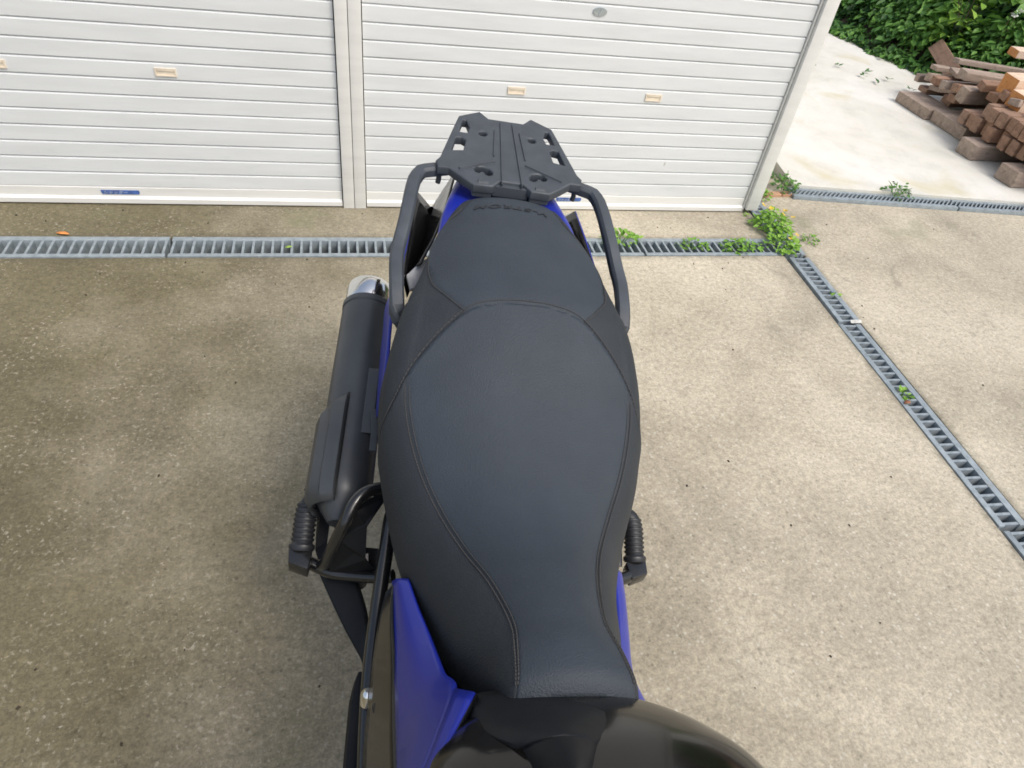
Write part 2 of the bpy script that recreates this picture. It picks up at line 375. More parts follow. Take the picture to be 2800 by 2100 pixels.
# ------------------------------------------------------------------ garage
ga=empty('garage',(0,DW,0)); tag(ga,'white metal garage with two closed roller shutters behind the motorcycle','garage')
P0,PI_=.0719,.06055
def slatmesh(x0,x1):
    pr=[(.002,0),(-.0022,.0006),(-.0034,.0024),(-.0036,.028),(-.0034,.0525),(-.0022,.0550),(.0008,.0570),(.004,.0578),(.004,PI_)]
    V=[(x,y,z) for x in (x0,x1) for y,z in pr]+[(x,.014,z) for x in (x0,x1) for z in (0,PI_)]
    n=len(pr); F=[(i,i+1,n+i+1,n+i) for i in range(n-1)]+[(0,n,2*n+2,2*n),(n-1,2*n+1,2*n+3,2*n-1),(2*n,2*n+2,2*n+3,2*n+1),tuple(range(n))+(2*n+1,2*n),tuple(range(n,2*n))+(2*n+3,2*n+2)]
    return V,F
def shutter(x0,x1,label,handles):
    sh=empty('roller_shutter'); sh.parent=ga; sh['label']=label
    V,F=slatmesh(x0,x1); s0=None
    for k in range(35):
        if s0 is None:
            s0=mk('slat',V,F,MSH,sh); s0.location=(0,0,P0+k*PI_)
            for p in s0.data.polygons: p.use_smooth=True
            s0.data.set_sharp_from_angle(angle=math.radians(22))
        else: dup(s0,sh,location=(0,R.uniform(-.0006,.0006),P0+k*PI_))
    pr=[(.014,.004),(-.012,.004),(-.016,.008),(-.016,.026),(-.010,.031),(-.005,.034),(-.005,.069),(-.001,.0715),(.014,.0715)]
    n=len(pr); V=[(x,y,z) for x in (x0,x1) for y,z in pr]; F=[(i,(i+1)%n,n+(i+1)%n,n+i) for i in range(n)]+[tuple(range(n)),tuple(range(n,2*n))]
    mk('bottom_bar',V,F,MFR,sh)
    for hx,k in handles:
        z=P0+PI_*k+.027; VF=[boxVF(-.045,.045,-.0075,-.003,.013,.018),boxVF(-.045,.045,-.0075,-.003,-.018,-.013),boxVF(-.045,-.038,-.0075,-.003,-.013,.013),boxVF(.038,.045,-.0075,-.003,-.013,.013),boxVF(-.038,.038,-.0048,-.003,-.013,.013),boxVF(-.036,.036,-.0075,-.0046,.006,.0128)]
        V,F=joinVF(VF); o=mk('handle',V,F,MCR,sh); o.location=(hx,-.0003,z); o.scale=(.80,1,.78)
    return sh
sA=shutter(-2.6,-.021,'left roller shutter with a blue sticker on its bottom bar',[(-.615,7),(-1.155,7),(-2.0,7)])
sB=shutter(.081,1.876,'right roller shutter with two cream handles and an oval lock',[(.680,7),(1.272,7)])
box('shadow_gap',-2.6,1.93,.02,.03,0,2.3,MGAP,ga)
for x0,x1 in ((-.017,.0285),(.0305,.077)):
    box('guide_rail',x0,x1,-.022,.019,.0,2.25,MFR,ga,bevel=.003)
box('guide_rail',1.879,1.887,-.012,.019,-.0,2.25,MFR,ga,bevel=.002)
box('corner_post',1.889,1.95,-.030,.06,.02,2.35,MFR,ga,bevel=.003)
box('side_wall',1.925,1.948,.061,4.6,-.0,2.35,MFR,ga)
box('side_wall',-2.7,-2.62,-.02,4.6,0,2.35,MFR,ga)
box('rear_wall',-2.62,1.925,4.55,4.6,0,2.35,MFR,ga)
box('lintel',-2.7,1.95,-.04,.06,2.352,2.60,MFR,ga)
box('roof',-2.9,2.0,-.06,4.75,2.602,2.64,MFR,ga)
# lock and stickers
V,F=sweepVF([Vector((0,0,0)),Vector((0,-.005,0))],[(a*1.35,b*.85) for a,b in circ(.017,20)],up=Vector((0,0,1)))
lk=mk('lock',V,F,MLOCK,sB,bevel=.0015); lk.location=(.967,-.003,.832); lk.scale=(1.25,1,1.1)
kb=box('keyhole_cover',-.002,.002,-.0075,-.0052,-.010,.010,MLOCK,sB); kb.location=(.967,-.003,.832); kb.rotation_euler=(0,.5,0)
def sticker(x,parent,wd=.14):
    P=[(-.5,.0075),(-.485,-.004),(-.46,-.0085),(.46,-.0085),(.49,-.005),(.5,.003),(.475,.0085),(-.48,.0085)]
    V=[(a*wd,y,b) for y in (-.0065,-.0052) for a,b in P]; n=len(P)
    st=mk('sticker',V,[tuple(range(n)),tuple(range(n,2*n))]+[(i,(i+1)%n,n+(i+1)%n,n+i) for i in range(n)],MST,parent); st.location=(x,-.0012,.051)
    cu=bpy.data.curves.new('t','FONT'); cu.body='シャッター'; cu.size=.0165; cu.extrude=.0002; cu.shear=.3; cu.offset=.0003
    to=bpy.data.objects.new('t',cu); C.objects.link(to); bpy.context.view_layer.update()
    me=bpy.data.meshes.new_from_object(to.evaluated_get(bpy.context.evaluated_depsgraph_get())); bpy.data.objects.remove(to)
    xs=[v.co.x for v in me.vertices] or [0]; k=(.62*wd)/max(.001,max(xs)-min(xs))
    for v in me.vertices: v.co=Vector(((v.co.x-min(xs))*k-.43*wd,-.0070-v.co.z,v.co.y*1.0-.0062))
    me.materials.clear(); me.materials.append(MSP); o=bpy.data.objects.new('lettering',me); C.objects.link(o); o.parent=parent; o.location=st.location
    return st
sticker(-.875,sA); sticker(.985,sB,.12)
# ------------------------------------------------------------------ foliage helpers
def leafVF(V,F,A,p,L,wd,yaw,pit,roll,tint,fold=.25):
    m=Euler((roll,pit,yaw)).to_matrix(); k=len(V)
    for a,b,c in ((0,0,0),(.3,.42,fold),(.68,.36,fold),(1,0,-.12),(.68,-.36,fold),(.3,-.42,fold),(.5,0,0)):
        V.append(tuple(p+m@Vector((a*L,b*wd,c*wd*.5)))); A.append(tint)
    F+=[(k,k+1,k+6),(k+1,k+2,k+6),(k+2,k+3,k+6),(k,k+6,k+5),(k+6,k+4,k+5),(k+6,k+3,k+4)]
def plant(name,x,y,z,r,h,n,ls,mat,label,cat='weed',group='weeds in the drain joints',tint=(.2,1),stems=6,flowers=0,fmat=None,sx=1,ang=0):
    e=empty(name,(x,y,z),(0,0,ang)); tag(e,label,cat,group)
    V=[];F=[];A=[]; SV=[]
    for i in range(stems):
        a=R.uniform(0,6.3); rr=R.uniform(.3,1)*r; tip=Vector((math.cos(a)*rr*sx,math.sin(a)*rr,h*R.uniform(.5,1))); b=Vector((tip.x*.2,tip.y*.2,-.01))
        SV.append(sweepVF(crom([b,b.lerp(tip,.5)+Vector((0,0,.2*h)),tip],5),circ(.0012+.006*h*.3,5)))
    for i in range(n):
        a=R.uniform(0,6.3); rr=math.sqrt(R.random())*r*R.uniform(.8,1.15); hh=h*(1-(rr/r)**2*.6)*R.uniform(.25,1)
        p=Vector((math.cos(a)*rr*sx,math.sin(a)*rr,hh)); L=ls*R.uniform(.6,1.25)
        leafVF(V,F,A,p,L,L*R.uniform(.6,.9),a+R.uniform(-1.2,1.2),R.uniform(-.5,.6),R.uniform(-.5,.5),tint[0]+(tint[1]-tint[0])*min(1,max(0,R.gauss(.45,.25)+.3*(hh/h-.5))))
    sv,sf=joinVF(SV); mk('stems',sv,sf,MTW if h>.35 else MWL,e,attr=[.2]*len(sv))
    o=mk('leaves',V,F,mat,e,attr=A); o['kind']='stuff'
    for i in range(flowers):
        a=R.uniform(0,6.3); rr=R.uniform(.2,.9)*r; fv=[];ff=[]
        for k in range(5):
            q=k*1.2566; c=len(fv); s=ls*.42
            fv+=[(0,0,0),(s*math.cos(q-.45),s*math.sin(q-.45),.004),(s*1.25*math.cos(q),s*1.25*math.sin(q),.006),(s*math.cos(q+.45),s*math.sin(q+.45),.004)]; ff.append((c,c+1,c+2,c+3))
        f=mk('flower',fv,ff,fmat,e); f.location=(math.cos(a)*rr*sx,math.sin(a)*rr,h*R.uniform(.8,1.05)); f.rotation_euler=(R.uniform(-.9,.3),R.uniform(-.6,.6),a)
    return e
# weeds
plant('weed',1.955,2.56,0,.095,.10,300,.024,MWL,'bushy green weed with yellow flowers growing over the drain crossing',flowers=6,fmat=MFY,stems=14,sx=.85)
plant('weed',1.93,2.40,0,.075,.06,170,.022,MWL,'low clover patch with a few yellow flowers where the two drains meet',flowers=3,fmat=MFY,stems=8)
plant('weed',1.72,2.40,0,.05,.035,130,.020,MWL,'clover filling the straight drain just left of the crossing',stems=6,sx=2.0,tint=(0,.8))
plant('weed',1.49,2.42,-.01,.05,.035,60,.019,MWL,'sparser clover in the straight drain, left of the dense clover',stems=6,sx=1.6,tint=(0,.7))
plant('weed',1.16,2.45,0,.05,.055,50,.028,MWL,'single green weed rising from the straight drain near the grab rail',stems=7,sx=1.5)
plant('weed',2.88,2.90,.02,.06,.07,60,.022,ML,'dark leggy weed growing from the drain at the foot of the white slab',stems=12,sx=1.3,tint=(.4,1))
plant('weed',2.24,2.96,0,.06,.09,80,.024,ML,'dark green weed at the corner of the white slab',stems=7,tint=(.4,1))
plant('weed',2.20,3.12,0,.06,.06,70,.024,ML,'low dark weed along the left side of the white slab',stems=5,tint=(.4,1))
plant('weed',2.06,2.88,0,.05,.05,50,.022,MWL,'small weed on the old bricks beside the garage corner',stems=5)
plant('weed',1.90,1.425,-.01,.022,.035,14,.024,MWL,'tiny bright seedling in the slanting drain beside a reddish leaf',stems=3)
plant('weed',1.985,2.03,-.01,.02,.025,10,.018,MWL,'tiny sprig in the slanting drain just above the white scrap',stems=3)
plant('weed',2.11,2.46,0,.04,.035,22,.020,MWL,'little sprig on the concrete right of the flowering weed',stems=4,tint=(0,.6))
plant('weed',1.885,2.70,0,.012,.02,8,.014,MWL,'tiny sprout at the foot of the garage corner post',stems=2)
# embankment and vegetation
xs=[4.2+i*.35 for i in range(34)]; ys=[2.0+i*.4 for i in range(42)]
def bank(x,y):
    e=4.42 if y>5.4 else 4.42+ (5.4-y)*.30
    t=max(0,x-e); return -.06+min(.10,t)*1.6+t*.30+.10*math.sin(x*1.7+y)*min(1,t)+(t*t*.02)
V=[(x,y,bank(x,y)) for x in xs for y in ys]; n=len(ys)
tag(mk('embankment',V,[(i*n+j,(i+1)*n+j,(i+1)*n+j+1,i*n+j+1) for i in range(len(xs)-1) for j in range(n-1)],MSO,smooth=True),kind='structure')
V=[];F=[];A=[]
for i in range(42000):
    y=R.uniform(3.6,9.5); e=4.40-min(.22,max(0,y-5.6)*.25) if y>5.4 else 4.40+(5.4-y)*.30
    x=e-.06+abs(R.gauss(0,.9)) if R.random()<.6 else e+R.uniform(0,4)
    if x>10: continue
    t=x-e; hmax=.08+min(t,.9)*.45; hh=R.random()**.7*hmax
    cl=.5+.5*math.sin(x*5.1+1.3*math.sin(y*4.3))*math.sin(y*4.7+x)
    hh*=.5+cl*.8
    L=R.choice((.05,.06,.075,.10,.13))*R.uniform(.8,1.1)*(.7 if t<.3 else 1.1)
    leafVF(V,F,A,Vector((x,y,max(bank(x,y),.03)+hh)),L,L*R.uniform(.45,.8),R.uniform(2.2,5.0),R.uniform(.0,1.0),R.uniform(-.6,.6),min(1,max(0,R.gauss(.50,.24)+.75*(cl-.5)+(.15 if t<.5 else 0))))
tag(mk('undergrowth',V,F,ML,attr=A),'dense dark green undergrowth covering the bank beyond the white slab','undergrowth',kind='stuff')
for x,y,r,h,n,ls,l,mt,ti in [(4.78,5.05,.15,.42,75,.10,'bright yellow green leafy sapling behind the leaning board',MLB,(0,1)),
    (5.15,5.05,.24,.55,80,.12,'light green shrub with broad leaves above the timber stack',MLB,(-.3,.7)),
    (5.35,4.75,.22,.62,60,.14,'light green shrub with the largest leaves, above the orange timber',MLB,(-.2,.9)),
    (5.05,5.75,.16,.34,45,.12,'small light green seedling on the bank left of the bright sapling',MLB,(-.4,.5)),
    (5.7,5.7,.25,.5,60,.14,'light green clump high on the bank between the dark shrubs',MLB,(-.5,.6)),
    (5.5,4.25,.25,.60,60,.14,'green shrub at the right edge above the fresh timber',MLB,(-.6,.4)),
    (4.9,6.3,.25,.35,150,.09,'mid green shrub on the bank near the garage corner',ML,(.4,1)),
    (5.0,7.6,.4,.6,260,.09,'dark shrub farthest up the bank beside the garage',ML,(.0,.7)),
    (5.8,6.2,.5,.8,420,.10,'tall dark green shrub in the middle of the bank',ML,(.0,.6)),
    (6.3,5.0,.5,.9,420,.10,'tall dark shrub behind the light green shrubs',ML,(.0,.55))]:
    plant('shrub',x,y,bank(x,y),r,h,n,ls,mt,l,cat='shrub',group='shrubs on the bank',tint=ti,stems=14)
for i,(x,y,l) in enumerate([(4.85,5.75,'white flower sprig on the bank, left of the leaning board'),(4.9,4.75,'white flower sprig just right of the leaning board'),(5.0,4.45,'pair of white flower sprigs above the weathered planks')]):
    plant('wildflower',x,y,bank(x,y),.06,.42,14,.05,ML,l,cat='flower',group='white flower sprigs on the bank',stems=5,flowers=5,fmat=MFW,tint=(.5,1))
V=[];F=[];A=[]
for x,y in [(3.75,4.95),(3.85,4.75),(3.95,4.85),(3.9,4.62),(4.05,4.7),(3.5,4.9),(4.1,4.5)]:
    for k in range(5): leafVF(V,F,A,Vector((x+R.uniform(-.02,.02),y+R.uniform(-.02,.02),.05)),R.uniform(.025,.045),.02,R.uniform(0,6.3),R.uniform(-.5,0),0,R.uniform(.2,.7))
tag(mk('slab_sprouts',V,F,ML,attr=A),'tiny green sprouts dotted across the far white slab','sprouts',kind='stuff')
# ------------------------------------------------------------------ timber stack
def beam(x0,x1,y0,y1,z0,z1,mat,label,name='timber_beam',rot=(0,0,0),grp='timbers stacked on the white slab',endmat=None):
    c=Vector(((x0+x1)/2,(y0+y1)/2,(z0+z1)/2)); a,b,d=(x1-x0)/2,(y1-y0)/2,(z1-z0)/2
    V,F=boxVF(-a,a,-b,b,-d,d); V=[(x+R.uniform(-.003,.003),y+R.uniform(-.002,.002),z+R.uniform(-.002,.002)) for x,y,z in V]
    o=mk(name,V,F,mat,bevel=min(.006,min(b,d)*.3)); o.location=c; o.rotation_euler=rot; tag(o,label,'timber',grp)
    if endmat:
        o.data.materials.append(endmat)
        for p in o.data.polygons:
            if p.normal.x<-.9: p.material_index=1
    return o
SZ=.036
beam(3.70,5.0,3.33,3.47,SZ,SZ+.09,MWG,'left bearer end poking out under the timber stack')
beam(3.70,5.0,2.98,3.12,SZ,SZ+.09,MWG,'right bearer end poking out under the timber stack')
beam(3.70,4.9,2.62,2.76,SZ,SZ+.09,MWG,'bearer under the timber stack at the frame edge')
o_=['first','second','third','fourth','fifth','sixth','seventh','eighth','ninth','tenth','eleventh','twelfth','thirteenth','fourteenth']
y=3.675
for i in range(12):
    wd=R.uniform(.052,.064); x=3.80+R.uniform(-.02,.03)+(.03 if 4<i<6 else 0); beam(x,x+1.4,y-wd,y,.139,.139+R.uniform(.078,.088),MWD,'brown timber end, bottom row of the stack, %s from the left'%o_[i]); y-=wd+R.uniform(.003,.008)
y=3.54
for i in range(11):
    wd=R.uniform(.05,.07); x=3.80+R.uniform(-.02,.04); beam(x,x+1.4,y-wd,y,.229,.229+R.uniform(.075,.088),MWD,'brown timber end, second row of the stack, %s from the left'%o_[i]); y-=wd+R.uniform(.003,.009)
beam(3.83,4.04,3.95,4.29,SZ,.105,MWG,'flat grey timber lying alone at the left end of the stack')
beam(3.86,4.10,3.62,3.94,SZ,.115,MWG,'mossy tan timber next to the flat grey one')
# untidy top layer
for i,(x,yy,z,L,wd,h,a,t,mt) in enumerate([(4.02,4.30,.10,1.2,.10,.035,.10,0,MWD),(4.0,4.18,.14,1.1,.11,.03,.02,.02,MWG),(4.05,4.08,.10,1.2,.09,.05,-.05,0,MWD),(3.98,3.98,.15,1.3,.08,.05,.04,0,MWD),
    (4.02,4.40,.14,1.2,.05,.05,.05,0,MWG),(3.98,4.27,.19,1.2,.05,.05,.1,0,MWG),(3.95,4.17,.20,1.2,.055,.05,.0,0,MWD),(3.93,4.06,.21,1.2,.05,.05,.08,0,MWG),(3.95,3.97,.22,1.2,.055,.055,-.04,0,MWD),(3.92,3.86,.20,1.3,.08,.09,0,0,MWG),
    (4.05,4.33,.245,1.4,.10,.03,.25,.0,MWG),(4.08,4.18,.25,1.5,.12,.03,.22,.02,MWG),(3.98,4.0,.29,1.3,.10,.05,.2,.02,MWG),(3.97,3.8,.30,1.3,.07,.05,.1,0,MWD),(4.0,3.7,.26,1.3,.10,.05,.0,0,MWD),(4.2,4.33,.30,1.2,.09,.03,.32,.0,MWG),
    (3.92,3.56,.325,1.3,.07,.05,.1,0,MWD),(3.9,3.45,.33,1.2,.08,.04,-.1,0,MWG),(3.93,3.3,.33,1.2,.09,.05,.1,0,MWD)]):
    cx=x+L/2*math.cos(-a); 
    o=beam(-L/2,L/2,-wd/2,wd/2,-h/2,h/2,mt,['end of a narrow board','weathered plank','rough plank end'][i%3]+' loose on the stack, '+o_[i%14]+(' from the left' if i<14 else ' beside fresh timber'),name='plank',grp='loose planks on the timber stack')
    o.location=(x+L/2*math.cos(a),yy-L/2*math.sin(a),z+h/2); o.rotation_euler=(R.uniform(-.2,.2),t,-a)
for x,yy,z,L,wd,h,a,l in [(3.95,3.60,.355,1.3,.12,.11,-.02,'fresh pink timber with a sawn orange end on top of the stack'),(3.93,3.47,.30,1.2,.12,.11,-.05,'fresh orange sawn timber, lower of the two by the right edge'),(4.30,4.02,.46,.9,.10,.05,.15,'short orange board end rising behind the fresh timber')]:
    o=beam(-L/2,L/2,-wd/2,wd/2,-h/2,h/2,MWF,l,endmat=MWE); o.location=(x+L/2*math.cos(a),yy-L/2*math.sin(a),z+h/2); o.rotation_euler=(.05,-.02,-a)
o=beam(-.27,.27,-.055,.055,-.012,.012,MWD,'grey brown board leaning up out of the stack against the leaves',name='plank')
pa=Vector((4.40,4.50,.18)); pb=Vector((4.62,5.05,.235)); ex=(pb-pa).normalized(); cz_=(Vector((0,0,CH))-pa).normalized(); ez=(cz_-ex*cz_.dot(ex)).normalized(); ey=ez.cross(ex)
o.matrix_world=Matrix.Translation((pa+pb)/2)@Matrix((ex,ey,ez)).transposed().to_4x4()
# ------------------------------------------------------------------ motorcycle (its own frame: x to the picture's right, y to the tail, z up)
BX,BY,PSI,PHI=.170605,.51771,.103729,.066802
bike=empty('motorcycle',(BX,BY,0),(0,PHI,-PSI))
tag(bike,'blue and black motorcycle with a long black seat and rear luggage rack','motorcycle')
Mb=Matrix.Translation((BX,BY,0))@Euler((0,PHI,-PSI)).to_matrix().to_4x4(); Mi=Mb.inverted()
def B(u,v,z):
    """point of the motorcycle seen in direction (u,v) and lying z above its wheels"""
    d=CF+CR*((u-1400)/FPX)+CU*((1050-v)/FPX)
    c=Mi@Vector((0,0,CH)); d=Mi.to_3x3()@d; t=(z-c.z)/d.z; return c+d*t
def Bf(u,v,f):
    z=.9
    for _ in range(8): q=B(u,v,z); z=f(q.y)
    return B(u,v,z)
mir=lambda p:Vector((-p[0],p[1],p[2]))
# --- seat
def interp(T,y):
    if y<=T[0][0]: return T[0][1]
    for (a,b),(c,d) in zip(T,T[1:]):
        if y<=c:
            t=(y-a)/(c-a); return b+(d-b)*t
    return T[-1][1]
def smoothT(T,n=120):
    P=crom([(a,b,0) for a,b in T],n); return [(p.x,p.y) for p in P]
HS=smoothT([(-.262,.062),(-.21,.055),(-.167,.052),(-.10,.066),(-.032,.091),(.039,.123),(.102,.150),(.168,.168),(.218,.172),(.27,.165),(.33,.156),(.40,.150),(.46,.141),(.51,.124),(.55,.112),(.58,.098),(.61,.075),(.632,.02)])
ZS=smoothT([(-.262,.842),(-.21,.828),(-.167,.808),(-.10,.776),(-.032,.742),(.039,.733),(.102,.748),(.168,.772),(.218,.796),(.27,.83),(.33,.858),(.40,.866),(.46,.872),(.51,.880),(.55,.884),(.58,.892),(.61,.896),(.632,.885)])
ZC=smoothT([(-.262,.852),(-.21,.844),(-.167,.828),(-.10,.803),(-.032,.782),(.039,.778),(.102,.790),(.168,.812),(.218,.838),(.27,.868),(.33,.893),(.40,.903),(.46,.907),(.51,.909),(.55,.908),(.58,.909),(.61,.907),(.632,.887)])
HB=smoothT([(-.262,.063),(-.235,.071),(-.195,.085),(-.153,.104),(-.095,.122),(-.044,.140),(.006,.158),(.055,.175),(.109,.193),(.158,.203),(.20,.209),(.24,.210),(.27,.204),(.31,.194),(.367,.178),(.41,.160),(.45,.149),(.50,.135),(.535,.121),(.571,.107),(.61,.082),(.632,.035)])
ZB=smoothT([(-.262,.795),(-.235,.765),(-.195,.690),(-.153,.655),(-.095,.62),(-.044,.60),(.006,.592),(.055,.605),(.109,.645),(.158,.668),(.20,.690),(.24,.716),(.27,.748),(.31,.786),(.367,.820),(.41,.842),(.45,.854),(.50,.864),(.535,.868),(.571,.871),(.61,.874),(.632,.876)])
SSEAM=.50
def seatpt(s,y):
    a=abs(s); hs,zs,zc,hb,zb=(interp(T,y) for T in (HS,ZS,ZC,HB,ZB)); fr=max(0,(-.236-y)/.026)**2*.014; zs-=fr; zc-=fr
    if a<=SSEAM:
        t=a/SSEAM; x=hs*t; z=zc+(zs-zc)*(t**2.6*.75+t**1.6*.25)
    elif a<=.93:
        t=(a-SSEAM)/(.93-SSEAM); 
        x=hs+(hb-hs)*(1-(1-t)**1.75); z=zs+(zb-zs)*(t**1.35)
        x+=.006*math.sin(math.pi*t)*(1 if y<.35 else .5)
    else:
        t=(a-.93)/.07; x=hb-.022*t**1.5; z=zb-.016*t
    return Vector((math.copysign(x,s),y,z))
# seams in (s,y)
def s_at(x,y):
    lo,hi=0,.93
    for _ in range(22):
        m=(lo+hi)/2
        if seatpt(m,y).x<abs(x): lo=m
        else: hi=m
    return math.copysign(lo,x)
arch=[]
for x,y in [(0,.312),(.05,.310),(.092,.300),(.14,.262),(.178,.219),(.195,.190),(.205,.160)]: arch.append((s_at(x,y),y))
archc=[(p.x,p.y) for p in crom([(s,y,0) for s,y in arch],60)]
arch_y=lambda s: interp(archc,abs(s))
pil=[]
for x,y in [(.092,.300),(.118,.330),(.139,.364),(.147,.405),(.148,.44),(.143,.475),(.130,.515),(.112,.548),(.09,.570)]: pil.append((s_at(x,y),y))
pilc=[(p.x,p.y) for p in crom([(s,y,0) for s,y in pil],60)]
pils=[(y,s) for s,y in pilc]
NS,NY=150,300; V=[];F=[];A=[]
for j in range(NY+1):
    y=-.262+.894*j/NY
    for i in range(NS+1):
        s=-1+2*i/NS; p=seatpt(s,y); a=abs(s)
        ya=arch_y(s); dA=(y-ya)*.85 if a<.9 else 9
        top=0
        if y<ya: top=1 if a<SSEAM else 0; dS=(a-SSEAM)*.33 if y<.22 else 9
        else:
            sp=interp(pils,y); top=1 if a<sp else 0; dS=(a-sp)*.33
        g=-.0022*math.exp(-(dA/.0022)**2)-.0018*math.exp(-(dS/.0022)**2)
        if y<ya: g+=.0035*math.exp(-((ya-y)/.03))*min(1,(ya-y)/.003)   # the rider panel's rolled edge
        if top: g+=.0012
        n=Vector((p.x*.9,0,.12+.0*p.z)).normalized() if a>SSEAM else Vector((0,0,1))
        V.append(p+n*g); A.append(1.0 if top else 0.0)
for j in range(NY):
    for i in range(NS): F.append((j*(NS+1)+i,j*(NS+1)+i+1,(j+1)*(NS+1)+i+1,(j+1)*(NS+1)+i))
base=len(V)
# close front and rear down to the pan
F.append(tuple(range(NS,-1,-1))); F.append(tuple(NY*(NS+1)+i for i in range(NS+1)))
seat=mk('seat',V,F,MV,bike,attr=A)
for p in seat.data.polygons: p.use_smooth=True
seat.data.set_sharp_from_angle(angle=math.radians(50))
def stitch(fn,n,off,name='stitching'):
    P=[fn(i/n) for i in range(n+1)]
    L=[]
    for i in range(n):
        a,b=P[i],P[i+1]; d=b-a; q=[a+d*.1,a+d*.82]; L.append(sweepVF([v+Vector((0,0,.0011)) for v in q],circ(.0008,5)))
    V,F=joinVF(L); return mk(name,V,F,MTH,seat)
for sg in (-1,1):
    for o in (.012,-.012):
        stitch(lambda t:(lambda y:seatpt(sg*(SSEAM+o),y)+Vector((sg*.0012,0,.0004)))(-.25+.46*t),110,0)
    stitch(lambda t:(lambda q:seatpt(sg*(q[0]+.012),q[1]+.001)+Vector((0,0,.001)))((interp([(i/60,c[0]) for i,c in enumerate(pilc)],t),interp([(i/60,c[1]) for i,c in enumerate(pilc)],t))),70,0)
for o in (.0055,):
    stitch(lambda t:(lambda s:seatpt(s,arch_y(s)+o)+Vector((0,0,.0012)))(-.86+1.72*t),130,0)
# the front lip of the seat
lip=[seatpt(-1+2*i/40,-.262)*1 for i in range(3,38)]
P=[Vector((p.x*1.0,p.y-.004,p.z-.016)) for p in [seatpt(-.9+1.8*i/30,-.262) for i in range(31)]]
V,F=sweepVF(P,[(-.004,-.004),(.004,-.004),(.004,.004),(-.004,.004)],up=Vector((0,1,.01))); mk('seat_lip',V,F,MBM,seat)
# embossed lettering, read from behind
cu=bpy.data.curves.new('t','FONT'); cu.body='V-STROM'; cu.size=.028; cu.extrude=.0006; cu.shear=.25; cu.offset=.0006; cu.space_character=1.15
to=bpy.data.objects.new('t',cu); C.objects.link(to); bpy.context.view_layer.update()
me=bpy.data.meshes.new_from_object(to.evaluated_get(bpy.context.evaluated_depsgraph_get())); bpy.data.objects.remove(to)
xs_=[v.co.x for v in me.vertices]; mw=max(xs_)-min(xs_)
for v in me.vertices:
    x=.062-(v.co.x-min(xs_))/mw*.135; y=.578-v.co.y*.55-abs(x)*.06
    p=seatpt(s_at(x,y),y); v.co=Vector((x,y,p.z+.0026+v.co.z*.6))
me.materials.clear(); me.materials.append(MEMB); eo=bpy.data.objects.new('lettering',me); C.objects.link(eo); eo.parent=seat
# --- rack plate
zr=lambda y:.918+.17*(y-.625)
def R6(x,y): return Bf(1180+x/5.267,280+y/5.267,zr)
half=[R6(*q) for q in [(820,250),(690,145),(390,205),(330,330),(120,790),(60,840),(90,930),(250,950),(400,1060),(605,1195),(880,1225),(990,1150)]]
outline=[(p.x,p.y) for p in half]+[(-p.x,p.y) for p in reversed(half)]
tri=[R6(*q) for q in [(455,262),(500,268),(545,380),(512,448),(398,432),(430,310)]]
quad=[R6(*q) for q in [(350,508),(430,512),(492,550),(455,695),(285,695)]]
def ell(c,a,b,n=14,rot=0): return [(c.x+a*math.cos(k*6.2832/n)*math.cos(rot)-b*math.sin(k*6.2832/n)*math.sin(rot),c.y+a*math.cos(k*6.2832/n)*math.sin(rot)+b*math.sin(k*6.2832/n)*math.cos(rot)) for k in range(n)]
holes=[]
for P in (tri,quad):
    holes.append([(p.x,p.y) for p in P]); holes.append([(-p.x,p.y) for p in P])
c1=R6(735,465); c2=R6(740,1000)
for sg in (1,-1):
    a=Vector((c1.x*sg,c1.y,0)); b=Vector((c2.x*sg,c2.y,0)); holes.append(ell(a,.0085,.008)); 
    holes.append([(b.x+q*sg,b.y+r) for q,r in [(-.018,.004),(-.012,.011),(.0,.013),(.012,.009),(.018,.0),(.017,-.009),(.010,-.012),(.004,-.009),(.002,-.003),(-.004,-.002),(-.008,-.007),(-.015,-.005)]])
cu=bpy.data.curves.new('rack','CURVE'); cu.dimensions='2D'; cu.fill_mode='BOTH'; cu.extrude=.0055; cu.bevel_depth=.003; cu.offset=-.003; cu.bevel_resolution=2
for P in [outline]+holes:
    sp=cu.splines.new('POLY'); sp.points.add(len(P)-1); sp.use_cyclic_u=True
    for q,(x,y) in zip(sp.points,P): q.co=(x,y,0,1)
to=bpy.data.objects.new('rack',cu); C.objects.link(to); bpy.context.view_layer.update()
me=bpy.data.meshes.new_from_object(to.evaluated_get(bpy.context.evaluated_depsgraph_get())); bpy.data.objects.remove(to)
for v in me.vertices: v.co.z+=zr(v.co.y)-.006
me.materials.clear(); me.materials.append(MPL); me.name='luggage_rack'
for p in me.polygons: p.use_smooth=True
me.set_sharp_from_angle(angle=math.radians(30))
rack=bpy.data.objects.new('luggage_rack',me); C.objects.link(rack); rack.parent=bike
